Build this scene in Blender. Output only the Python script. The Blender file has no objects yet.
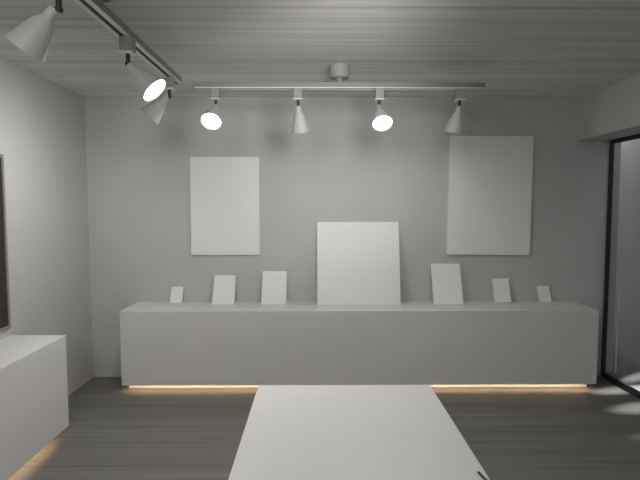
import bpy, bmesh, math, random
from mathutils import Vector, Matrix

random.seed(7)
S = bpy.context.scene
C = S.collection
PI = math.pi

# ------------------------------------------------------------------ materials
def mat(name, col, rough=0.6, bump=0.0, bscale=80.0, mottle=0.0, mscale=3.0, metal=0.0, spec=0.5):
    m = bpy.data.materials.new(name); m.use_nodes = True
    n, l = m.node_tree.nodes, m.node_tree.links
    b = n['Principled BSDF']
    b.inputs['Roughness'].default_value = rough
    b.inputs['Metallic'].default_value = metal
    b.inputs['Specular IOR Level'].default_value = spec
    b.inputs['Base Color'].default_value = (*col, 1)
    tc = n.new('ShaderNodeTexCoord')
    if mottle:
        t = n.new('ShaderNodeTexNoise'); t.inputs['Scale'].default_value = mscale; t.inputs['Detail'].default_value = 4
        r = n.new('ShaderNodeValToRGB')
        r.color_ramp.elements[0].position = .3; r.color_ramp.elements[1].position = .7
        r.color_ramp.elements[0].color = (*[c * (1 - mottle) for c in col], 1)
        r.color_ramp.elements[1].color = (*[min(1, c * (1 + mottle)) for c in col], 1)
        l.new(tc.outputs['Object'], t.inputs['Vector']); l.new(t.outputs['Fac'], r.inputs['Fac'])
        l.new(r.outputs['Color'], b.inputs['Base Color'])
    if bump:
        t2 = n.new('ShaderNodeTexNoise'); t2.inputs['Scale'].default_value = bscale; t2.inputs['Detail'].default_value = 3
        bp = n.new('ShaderNodeBump'); bp.inputs['Strength'].default_value = bump; bp.inputs['Distance'].default_value = .002
        l.new(tc.outputs['Object'], t2.inputs['Vector']); l.new(t2.outputs['Fac'], bp.inputs['Height'])
        l.new(bp.outputs['Normal'], b.inputs['Normal'])
    return m

def wood(name, dark, light, board, rough, off=0.0, vary=0.16, streak=1.0, spec=.3, seam_k=.6):
    """long boards running along X, each `board` wide in Y, with stretched grain"""
    m = bpy.data.materials.new(name); m.use_nodes = True
    n, l = m.node_tree.nodes, m.node_tree.links
    b = n['Principled BSDF']; b.inputs['Roughness'].default_value = rough
    b.inputs['Specular IOR Level'].default_value = spec
    tc = n.new('ShaderNodeTexCoord')
    def noise(sx, sy, detail, scale=1.0):
        mp = n.new('ShaderNodeMapping'); mp.inputs['Scale'].default_value = (sx, sy, 1)
        t = n.new('ShaderNodeTexNoise'); t.inputs['Scale'].default_value = scale
        t.inputs['Detail'].default_value = detail; t.inputs['Roughness'].default_value = .6
        l.new(tc.outputs['Object'], mp.inputs['Vector']); l.new(mp.outputs['Vector'], t.inputs['Vector'])
        return t.outputs['Fac']
    def math_(op, a, b_, clamp=False):
        x = n.new('ShaderNodeMath'); x.operation = op; x.use_clamp = clamp
        for i, v in enumerate((a, b_)):
            if isinstance(v, (int, float)): x.inputs[i].default_value = v
            else: l.new(v, x.inputs[i])
        return x.outputs[0]
    coarse = noise(.22, 6, 4); fine = noise(.9, 95, 5); mid = noise(.45, 22, 4)
    sep = n.new('ShaderNodeSeparateXYZ'); l.new(tc.outputs['Object'], sep.inputs[0])
    yb = math_('DIVIDE', math_('ADD', sep.outputs['Y'], off), board)
    cell = math_('FLOOR', yb, 0)
    wn = n.new('ShaderNodeTexWhiteNoise'); wn.noise_dimensions = '1D'; l.new(cell, wn.inputs['W'])
    fr = math_('FRACT', yb, 0)
    edge = math_('MINIMUM', fr, math_('SUBTRACT', 1.0, fr))
    seam = math_('LESS_THAN', edge, .0035 / board)
    f = math_('ADD', math_('MULTIPLY', coarse, .45 * streak), math_('ADD', math_('MULTIPLY', fine, .35 * streak), math_('MULTIPLY', mid, .45 * streak)))
    f = math_('ADD', f, math_('MULTIPLY', math_('SUBTRACT', wn.outputs['Value'], .5), vary * 2))
    f = math_('SUBTRACT', f, .625 * streak - .5)
    f = math_('ADD', math_('MULTIPLY', math_('SUBTRACT', f, .5), 1.75), .5, True)
    mix = n.new('ShaderNodeMix'); mix.data_type = 'RGBA'
    mix.inputs['A'].default_value = (*dark, 1); mix.inputs['B'].default_value = (*light, 1)
    l.new(f, mix.inputs['Factor'])
    mix2 = n.new('ShaderNodeMix'); mix2.data_type = 'RGBA'
    mix2.inputs['B'].default_value = (*[c * .6 for c in dark], 1)
    l.new(math_('MULTIPLY', seam, seam_k), mix2.inputs['Factor']); l.new(mix.outputs['Result'], mix2.inputs['A'])
    l.new(mix2.outputs['Result'], b.inputs['Base Color'])
    bp = n.new('ShaderNodeBump'); bp.inputs['Strength'].default_value = .15; bp.inputs['Distance'].default_value = .002
    l.new(fine, bp.inputs['Height']); l.new(bp.outputs['Normal'], b.inputs['Normal'])
    return m

def emit(name, col, k):
    m = bpy.data.materials.new(name); m.use_nodes = True
    n, l = m.node_tree.nodes, m.node_tree.links
    n.remove(n['Principled BSDF'])
    e = n.new('ShaderNodeEmission'); e.inputs['Color'].default_value = (*col, 1); e.inputs['Strength'].default_value = k
    l.new(e.outputs[0], n['Material Output'].inputs['Surface'])
    return m

def glass(name):
    m = bpy.data.materials.new(name); m.use_nodes = True
    n, l = m.node_tree.nodes, m.node_tree.links
    n.remove(n['Principled BSDF'])
    t = n.new('ShaderNodeBsdfTransparent'); t.inputs['Color'].default_value = (.955, .96, .96, 1)
    g = n.new('ShaderNodeBsdfGlossy'); g.inputs['Roughness'].default_value = .03
    lw = n.new('ShaderNodeLayerWeight'); lw.inputs['Blend'].default_value = .5
    pw = n.new('ShaderNodeMath'); pw.operation = 'POWER'; pw.inputs[1].default_value = 5
    fr = n.new('ShaderNodeMath'); fr.operation = 'MULTIPLY_ADD'; fr.inputs[1].default_value = .95; fr.inputs[2].default_value = .05
    l.new(lw.outputs['Facing'], pw.inputs[0]); l.new(pw.outputs[0], fr.inputs[0])
    mx = n.new('ShaderNodeMixShader')
    l.new(fr.outputs[0], mx.inputs[0]); l.new(t.outputs[0], mx.inputs[1]); l.new(g.outputs[0], mx.inputs[2])
    l.new(mx.outputs[0], n['Material Output'].inputs['Surface'])
    return m

M_WALL = mat('wall_paint', (.56, .557, .55), .85, bump=.12, bscale=160, mottle=.02, mscale=1.5)
M_CEIL = wood('ceiling_boards', (.45, .446, .435), (.92, .915, .90), .305, .7, off=.19, vary=.06, seam_k=.6)
M_FLOOR = wood('floor_boards', (.09, .088, .082), (.255, .248, .23), .19, .5, off=.05, vary=.03, seam_k=.08)
M_WHITE = mat('white_laminate', (.75, .746, .735), .5, mottle=.012, mscale=2, spec=.35)
M_PANEL = mat('white_canvas', (.89, .89, .88), .75, bump=.15, bscale=420)
M_BASE = mat('recessed_base', (.08, .077, .075), .7, bump=.05)
M_TRACK = mat('track_grey_metal', (.24, .239, .238), .45, bump=.02, bscale=200)
M_TRACKL = mat('track_pale_lip', (.86, .855, .84), .4, bump=.02, bscale=200)
M_SLOT = mat('track_slot_dark', (.05, .05, .05), .6, bump=.02)
M_ADAPT = mat('adapter_grey', (.31, .309, .308), .45, bump=.02, bscale=200)
M_ARM = mat('arm_dark_metal', (.035, .035, .035), .4, bump=.02, metal=.3)
M_SHADE = mat('shade_white_enamel', (.56, .557, .553), .5, bump=.02, bscale=200)
M_BULB = emit('lamp_face', (1.0, .985, .955), 7.0)
M_LED = emit('warm_led', (1.0, .70, .42), 14.0)
M_BLACK = mat('door_black_metal', (.018, .019, .02), .4, bump=.02)
M_GLASS = glass('door_glass')
M_OUT = mat('outside_render', (.42, .42, .42), .9, bump=.3, bscale=40, mottle=.05)
M_PAVE = mat('outside_paving', (.2, .2, .197), .8, bump=.3, bscale=30, mottle=.10, mscale=6)
M_GLEAM = mat('gleam_pale', (.85, .86, .87), .4, bump=.02)
M_BROWN = mat('dark_brown_wood', (.035, .022, .018), .45, bump=.1, bscale=60, mottle=.2, mscale=8)
M_DARKP = mat('dark_board', (.05, .045, .043), .5, bump=.03, mottle=.1)
M_STICK = mat('dark_stick', (.03, .03, .03), .5, bump=.03)

# ------------------------------------------------------------------ builders
def box(bm, x0, x1, y0, y1, z0, z1, bev=0.0, seg=2):
    t = bmesh.new()
    bmesh.ops.create_cube(t, size=1)
    for v in t.verts:
        v.co = Vector(((x0 + x1) / 2 + v.co.x * (x1 - x0), (y0 + y1) / 2 + v.co.y * (y1 - y0), (z0 + z1) / 2 + v.co.z * (z1 - z0)))
    if bev: bmesh.ops.bevel(t, geom=t.edges[:], offset=bev, segments=seg, affect='EDGES', profile=.5)
    join(bm, t)

def join(bm, t, M=None):
    if M is not None: t.transform(M)
    me = bpy.data.meshes.new('tmp'); t.to_mesh(me); t.free()
    bm.from_mesh(me); bpy.data.meshes.remove(me)

def lathe(bm, prof, M=None, n=40):
    """closed profile list of (r, z)"""
    t = bmesh.new(); rings = []
    for r, z in prof:
        if r < 1e-6: rings.append([t.verts.new((0, 0, z))])
        else: rings.append([t.verts.new((r * math.cos(2 * PI * i / n), r * math.sin(2 * PI * i / n), z)) for i in range(n)])
    for a, b in zip(rings, rings[1:]):
        for i in range(n):
            j = (i + 1) % n
            if len(a) == 1 and len(b) == 1: continue
            if len(a) == 1: t.faces.new((a[0], b[j], b[i]))
            elif len(b) == 1: t.faces.new((a[i], a[j], b[0]))
            else: t.faces.new((a[i], a[j], b[j], b[i]))
    bmesh.ops.recalc_face_normals(t, faces=t.faces[:])
    join(bm, t, M)

def obj(name, bm, m, parent=None, smooth=False):
    me = bpy.data.meshes.new(name); bm.to_mesh(me); bm.free()
    if smooth:
        for p in me.polygons: p.use_smooth = True
        try: me.set_sharp_from_angle(angle=math.radians(35))
        except Exception: pass
    me.materials.append(m)
    o = bpy.data.objects.new(name, me); C.objects.link(o)
    if parent: o.parent = parent
    return o

def tag(o, label, cat, group=None):
    o['label'] = label; o['category'] = cat
    if group: o['group'] = group
    return o

def thing(name, label, cat, loc, group=None):
    o = bpy.data.objects.new(name, None); C.objects.link(o); o.location = loc; o.empty_display_size = .1
    return tag(o, label, cat, group)

def struct(name, boxes, m):
    b = bmesh.new()
    for q in boxes: box(b, *q)
    o = obj(name, b, m); o['kind'] = 'structure'
    return o

# ------------------------------------------------------------------ the room
XL, XS, XD, YB, YF, ZC, ZS = -2.09, 2.41, 2.70, 4.61, -2.2, 2.585, 2.20
struct('floor', [(XL - .1, XD + .03, YF - .1, YB + .1, -.1, 0)], M_FLOOR)
struct('ceiling', [(XL - .1, XD + .03, YF - .1, YB + .1, ZC, ZC + .1)], M_CEIL)
struct('wall_left', [(XL - .1, XL, YF, YB, 0, ZC)], M_WALL)
struct('wall_back', [(XL - .1, XD + .03, YB, YB + .1, 0, ZC)], M_WALL)
struct('wall_front', [(XL - .1, XD + .03, YF - .1, YF, 0, ZC)], M_WALL)
struct('wall_right', [(XS, XD + .03, YF, YB, ZS, ZC), (XD - .02, XD + .03, YF, 1.25, 0, ZS)], M_WALL)   # deep beam over the glass, solid wall nearer

# glass front: three black-framed panes along the right side
def glass_door(name, y0, y1):
    d = bpy.data.objects.new(name, None); C.objects.link(d); d.location = (XD, (y0 + y1) / 2, 0); d['kind'] = 'structure'
    L = (y1 - y0) / 2; w = .038; x = .014
    for a, b_ in ((-L, -L + w), (L - w, L)):
        f = bmesh.new(); box(f, -x, x, a, b_, 0, ZS, .004); obj('stile', f, M_BLACK, d)
    f = bmesh.new(); box(f, -x, x, -L + w, L - w, 0, .05, .003); obj('bottom_rail', f, M_BLACK, d)
    f = bmesh.new(); box(f, -x, x, -L + w, L - w, ZS - .036, ZS, .003); obj('top_rail', f, M_BLACK, d)
    f = bmesh.new(); box(f, -.004, .004, -L + w, L - w, .05, ZS - .036); obj('glass_pane', f, M_GLASS, d)
glass_door('door_1', 3.49, 4.606)
glass_door('door_2', 2.37, 3.486)
glass_door('door_3', 1.25, 2.366)

# outside: narrow passage and its rendered wall
struct('pavement', [(XD + .03, 3.4, .8, 9.0, -.1, -.002)], M_PAVE)
struct('wall_outside', [(3.24, 3.4, .8, 9.0, -.002, 3.1), (XD + .03, 3.24, 8.9, 9.0, -.002, 3.1)], M_OUT)
struct('wall_pier', [(XD + .035, 2.865, 4.72, 4.9, -.002, 3.1)], M_OUT)
b = bmesh.new(); box(b, -.006, .006, -.006, .006, 0, .80, .002)
o = obj('gleam_bar', b, M_GLEAM); o.location = (2.885, 4.70, -.002)  # pale bar added in place of a reflected streak in the glass
tag(o, 'slim pale grey post of reflected light, built as a bar behind the glass door', 'gleam')

# ------------------------------------------------------------------ counters
def counter(name, label, cat, loc, sx, sy, z0, z1, base_inset, led):
    """loc = centre of footprint on the floor"""
    t = thing(name, label, cat, loc)
    b = bmesh.new(); box(b, -sx / 2, sx / 2, -sy / 2, sy / 2, z0, z1, .003); obj('body', b, M_WHITE, t)
    l_, r_, f_, k_ = base_inset
    b = bmesh.new(); box(b, -sx / 2 + l_, sx / 2 - r_, -sy / 2 + f_, sy / 2 - k_, 0, z0 + .001, .002); obj('recessed_base', b, M_WHITE, t)
    if led:
        b = bmesh.new(); box(b, *led[:4], z0 - .007, z0 - .0005)
        s = obj('light_strip', b, M_LED, t); s['label'] = 'warm glowing light strip under the edge'
        b = bmesh.new(); box(b, *led[4], z0 - .021, z0 + .0005, .001); obj('light_baffle', b, M_WHITE, t)  # hidden lip added to cut the glow off below the front edge
    return t

ZT, ZW = .72, .716   # table and low counter; wall counter
counter('wall_counter', 'long white box counter along the back wall with small panels on top', 'counter',
        (.374, 4.3865, 0), 4.05, .443, .079, ZW, (.003, .003, .150, 0), (-2.02, 2.02, -.1585, -.1415, (-2.02, 2.02, -.1665, -.1615)))
counter('low_counter', 'white box counter against the left wall with warm light beneath', 'counter',
        (-1.8995, 1.88, 0), .379, 3.0, .085, ZT, (0, .150, .02, .03), (.1095, .1265, -1.45, 1.455, (.1295, .1345, -1.45, 1.455)))
t = thing('display_table', 'large white display table in the middle of the room', 'table', (.1405, 1.53, 0))
b = bmesh.new(); box(b, -.4245, .4215, -.88, .88, .085, ZT, .003); obj('body', b, M_WHITE, t)
b = bmesh.new(); box(b, -.30, .30, -.75, .75, 0, .086, .002); obj('recessed_base', b, M_WHITE, t)

b = bmesh.new()
prof = [(0, 0), (.0035, .001), (.0045, .004), (.0045, .16), (.003, .163), (0, .164)]
lathe(b, prof, Matrix.Rotation(-PI / 2, 4, 'Y') @ Matrix.Rotation(0, 4, 'Z'), 16)
o = obj('thin_rod', b, M_STICK, smooth=True)
d = Vector((.03, -.15, 0)).normalized()
o.location = (.534, 1.590, ZT + .0046)
o.rotation_euler = (0, 0, math.atan2(-d.y, -d.x))
tag(o, 'thin dark rod lying near the right edge of the white display table', 'rod')

# ------------------------------------------------------------------ panels
def hung(label, x0, x1, z0, z1, th=.03, roll=0.0):
    b = bmesh.new(); w, h = x1 - x0, z1 - z0
    box(b, -w / 2, w / 2, -th, 0, -h / 2, h / 2, .003)
    o = obj('wall_panel', b, M_PANEL); o.location = ((x0 + x1) / 2, YB - .002, (z0 + z1) / 2); o.rotation_euler = (0, roll, 0)
    return tag(o, label, 'panel', 'blank white panels hung on the back wall')
hung('blank white panel on the back wall above the left small panels', -1.146, -.517, 1.152, 2.045)
hung('tall blank white panel on the back wall beside the soffit, the larger of two', 1.213, 1.976, 1.15, 2.235, roll=.006)

def leaning(label, xc, w, h, yb, yt=YB, th=.014, roll=0.0):
    """stands on the counter at yb (front foot), its top back edge touching the wall"""
    b = bmesh.new(); box(b, -w / 2, w / 2, 0, th, 0, h, .002)
    a = math.asin(min(.9, (yt - .003 - yb - th) / h))
    o = obj('leaning_panel', b, M_PANEL)
    o.location = (xc, yb, ZW + .001 + abs(math.sin(roll)) * w / 2)
    o.rotation_euler = (Matrix.Rotation(-a, 4, 'X') @ Matrix.Rotation(roll, 4, 'Y')).to_euler()
    return tag(o, label, 'panel', 'blank white panels leaning on the long counter')
leaning('large square blank white panel leaning in the middle of the long counter', .3845, .749, .754, 4.425, th=.02)
leaning('tiny blank white panel at the left end of the long counter', -1.281, .112, .152, 4.53)
leaning('small blank panel second from the left end of the long counter', -.839, .199, .281, 4.457)
leaning('upright blank white panel just left of the large square panel', -.382, .226, .315, 4.455)
leaning('tilted blank white panel just right of the large square panel', 1.196, .269, .382, 4.442)
leaning('small blank grey-white panel second from the right end of the counter', 1.718, .152, .222, 4.52, roll=-.03)
leaning('tiny blank panel at the right end of the long counter', 2.117, .109, .152, 4.535, roll=-.04)

# dark framed board at the left edge, on the left wall above the low counter
t = thing('framed_board', 'dark brown board in a thin grey frame on the left wall above the white counter', 'frame', (XL, 2.80, .775))
y0, y1, hh = -.56, .56, 1.165
for nm, q in (('frame_side', (y0, y0 + .022, 0, hh)), ('frame_side', (y1 - .022, y1, 0, hh)), ('frame_top', (y0 + .022, y1 - .022, hh - .022, hh)), ('frame_bottom', (y0 + .022, y1 - .022, 0, .022))):
    b = bmesh.new(); box(b, .001, .022, q[0], q[1], q[2], q[3], .002); obj(nm, b, M_TRACK, t)
b = bmesh.new(); box(b, .001, .016, y0 + .022, y1 - .022, .022, hh - .022); q = obj('board', b, M_BROWN, t); q['label'] = 'dark brown board inside the grey frame'

# ------------------------------------------------------------------ ceiling tracks
ZR0, ZR1 = 2.424, 2.464
def track(label, loc, length, along_y, can):
    t = thing('ceiling_track', label, 'track', loc, 'lamp tracks hanging from the ceiling')
    if along_y: t.rotation_euler = (0, 0, PI / 2)
    w = .034; L = length / 2
    b = bmesh.new(); box(b, -L, L, -w, w, ZR0 - loc[2] + .004, ZR1 - loc[2], .002); obj('rail', b, M_TRACK, t)
    for s in (-1, 1):
        b = bmesh.new(); yy = sorted((s * .012, s * w)); box(b, -L, L, yy[0], yy[1], ZR0 - loc[2] - .001, ZR0 - loc[2] + .005, .001)
        obj('rail_lip', b, M_TRACKL, t)
    b = bmesh.new(); box(b, -L + .01, L - .01, -.012, .012, ZR0 - loc[2] + .002, ZR0 - loc[2] + .0045); obj('slot', b, M_SLOT, t)
    for s in (-1, 1):
        b = bmesh.new(); xx = sorted((s * (L - .001), s * (L + .006))); box(b, xx[0], xx[1], -w - .001, w + .001, ZR0 - loc[2] - .002, ZR1 - loc[2] + .001, .002); obj('end_cap', b, M_TRACK, t)
    M = Matrix.Translation((can, 0, 0))
    b = bmesh.new(); zt = ZC - loc[2] - .0005
    lathe(b, [(0, zt), (.072, zt), (.072, zt - .080), (.066, zt - .088), (.058, zt - .088), (.056, zt - .083), (.05, zt - .083), (.048, zt - .090), (0, zt - .090)], M)
    obj('canopy', b, M_ADAPT, t, True)
    b = bmesh.new(); lathe(b, [(0, zt - .088), (.026, zt - .088), (.026, ZR1 - loc[2] - .001), (0, ZR1 - loc[2] - .001)], M, 24); obj('stem', b, M_TRACK, t, True)
    return t
YR = 3.59; XR = -.940
track('pale grey lamp track across the ceiling in front of the back wall', (.165, YR, 2.44), 2.03, False, 0)
track('pale grey lamp track at upper left running towards the camera', (XR, 2.10, 2.44), 2.70, True, .12)

# ------------------------------------------------------------------ spotlights
_sp = {}
def spotlight(label, x, y, axis, dx=0.0, dz=0.0):
    a = Vector(axis).normalized()
    t = thing('track_spotlight', label, 'spotlight', (x, y, ZR0 - .001), 'cone spotlights on the ceiling tracks')
    b = bmesh.new(); hx, hy = (.030, .032)
    box(b, -hx, hx, -hy, hy, -.072, 0, .004); ad = obj('adapter', b, M_ADAPT, t)
    b = bmesh.new(); box(b, -hx - .003, hx + .003, -hy - .003, hy + .003, -.078, -.071, .002); obj('adapter_plate', b, M_TRACKL, ad)
    b = bmesh.new(); lathe(b, [(0, -.077), (.010, -.077), (.010, -.118), (.014, -.120), (.014, -.132), (0, -.134)], n=20); obj('arm', b, M_ARM, t, True)
    piv = Vector((dx, 0, -.122 + dz))
    M = Matrix.Translation(piv) @ a.to_track_quat('Z', 'Y').to_matrix().to_4x4()
    b = bmesh.new()
    prof = [(0, -.006), (.014, -.006), (.018, -.002), (.0195, .006), (.0205, .034), (.026, .044), (.036, .060), (.045, .084), (.054, .116), (.064, .152), (.0705, .174), (.0705, .176),
            (.0685, .176), (.062, .152), (.052, .116), (.043, .084), (.033, .060), (0, .046)]
    lathe(b, prof, M, 48); sh = obj('shade', b, M_SHADE, t, True)
    b = bmesh.new()
    lathe(b, [(0, .171), (.03, .171), (.058, .169), (.0662, .165), (.062, .159), (0, .157)], M, 48); obj('lamp_face', b, M_BULB, t, True)
    return t.location + piv + a * .19, a

def spot_light(nm, pos, axis, power, cone, blend=.9, rad=.05, col=(1, .98, .95), scale=None):
    d = bpy.data.lights.new(nm, 'SPOT'); d.energy = power; d.spot_size = math.radians(cone); d.spot_blend = blend
    d.shadow_soft_size = rad; d.color = col
    o = bpy.data.objects.new(nm, d); C.objects.link(o); o.location = pos
    o.rotation_mode = 'QUATERNION'; o.rotation_quaternion = Vector(axis).to_track_quat('-Z', 'Y')
    if scale: o.scale = scale
    return o

K = 1.0
LAMPS = [
    ('lit white cone spotlight at the left end of the front track, facing the room', -.707, YR, (-.010, -.131, -.135), 19, 150),
    ('grey cone spotlight second from left on the front track, pointing down', -.126, YR, (.022, .055, -.18), 9, 168),
    ('lit white cone spotlight third on the front track, right of the ceiling mount', .447, YR, (.012, -.123, -.150), 19, 150),
    ('grey cone spotlight at the right end of the front track above the tall panel', 1.017, YR, (-.024, .06, -.175), 11, 168),
    ('large near cone spotlight at the upper left corner, aimed at the left wall', XR + .025, 1.84, (-.64, .06, -.76), 9, 160, -.018, -.002),
    ('lit cone spotlight in the middle of the left track, facing right', XR + .016, 2.52, (.71, -.07, -.70), 28, 150, .008, -.012),
    ('cone spotlight at the far end of the left track, aimed at the left wall', XR - .002, 3.28, (-.67, .03, -.73), 36, 168, -.014, .004),
]
for lab, x, y, ax, pw, cone, *off in LAMPS:
    pos, a = spotlight(lab, x, y, ax, *off)
    spot_light('lamp_light', pos, a, pw * K, cone)

# bare unseen spots, standing in for room lamps above and behind the camera
def aim(pos, to, pw, cone, **kw):
    spot_light('room_spot', pos, Vector(to) - Vector(pos), pw * K, cone, **kw)
aim((.40, 1.5, 2.15), (-.30, 4.6, 2.25), 124, 66, blend=1, rad=.28)
aim((-.70, -.6, 2.3), (-.5, 2.0, .6), 96, 160, blend=1, rad=.3)  # wide soft fill added for ambient light from the front left

# unseen squeezed spots, added outside to lay bands of light on the floor
def band(y, pw, sc, dx=0):
    spot_light('band_spot', (3.2, y + .1, 2.05), Vector((2.62 + dx - 3.2, -.1, -2.05)), pw, 30, blend=1, rad=.03, col=(.95, .98, 1), scale=sc)

band(4.58, 260, (.16, .8, 1), .42); band(4.25, 600, (.2, .8, 1), .12); band(3.87, 600, (.24, .8, 1), .08); band(3.40, 250, (.2, .8, 1), -.02)
d = bpy.data.lights.new('passage_fill', 'POINT'); d.energy = 22; d.shadow_soft_size = .15  # unseen fill light added to brighten the outside wall
o = bpy.data.objects.new('passage_fill', d); C.objects.link(o); o.location = (2.93, 5.5, 2.85)
d = bpy.data.lights.new('passage_fill', 'POINT'); d.energy = 11; d.shadow_soft_size = .15  # second unseen fill, added to light the pier
o = bpy.data.objects.new('passage_fill', d); C.objects.link(o); o.location = (2.95, 3.3, 2.85)
W = bpy.data.worlds.new('world'); S.world = W; W.use_nodes = True
W.node_tree.nodes['Background'].inputs[0].default_value = (.70, .71, .72, 1)
W.node_tree.nodes['Background'].inputs[1].default_value = .4

# ------------------------------------------------------------------ camera
cam = bpy.data.cameras.new('camera'); co = bpy.data.objects.new('camera', cam); C.objects.link(co)
cam.sensor_width = 36; cam.sensor_fit = 'HORIZONTAL'; cam.lens = 500 / 640 * 36
cam.clip_start = .05; cam.clip_end = 60
co.location = (0, 0, 1.6)
p = math.atan(34 / 500); yaw = math.atan(4 / 500)
co.rotation_euler = (PI / 2 - p, 0, -yaw)
S.camera = co
S.cycles.use_denoising = True
S.cycles.max_bounces = 10; S.cycles.diffuse_bounces = 6
vs = S.view_settings
vs.view_transform = 'Standard'; vs.look = 'None'; vs.gamma = 1; vs.use_curve_mapping = False
vs.exposure = 0.0
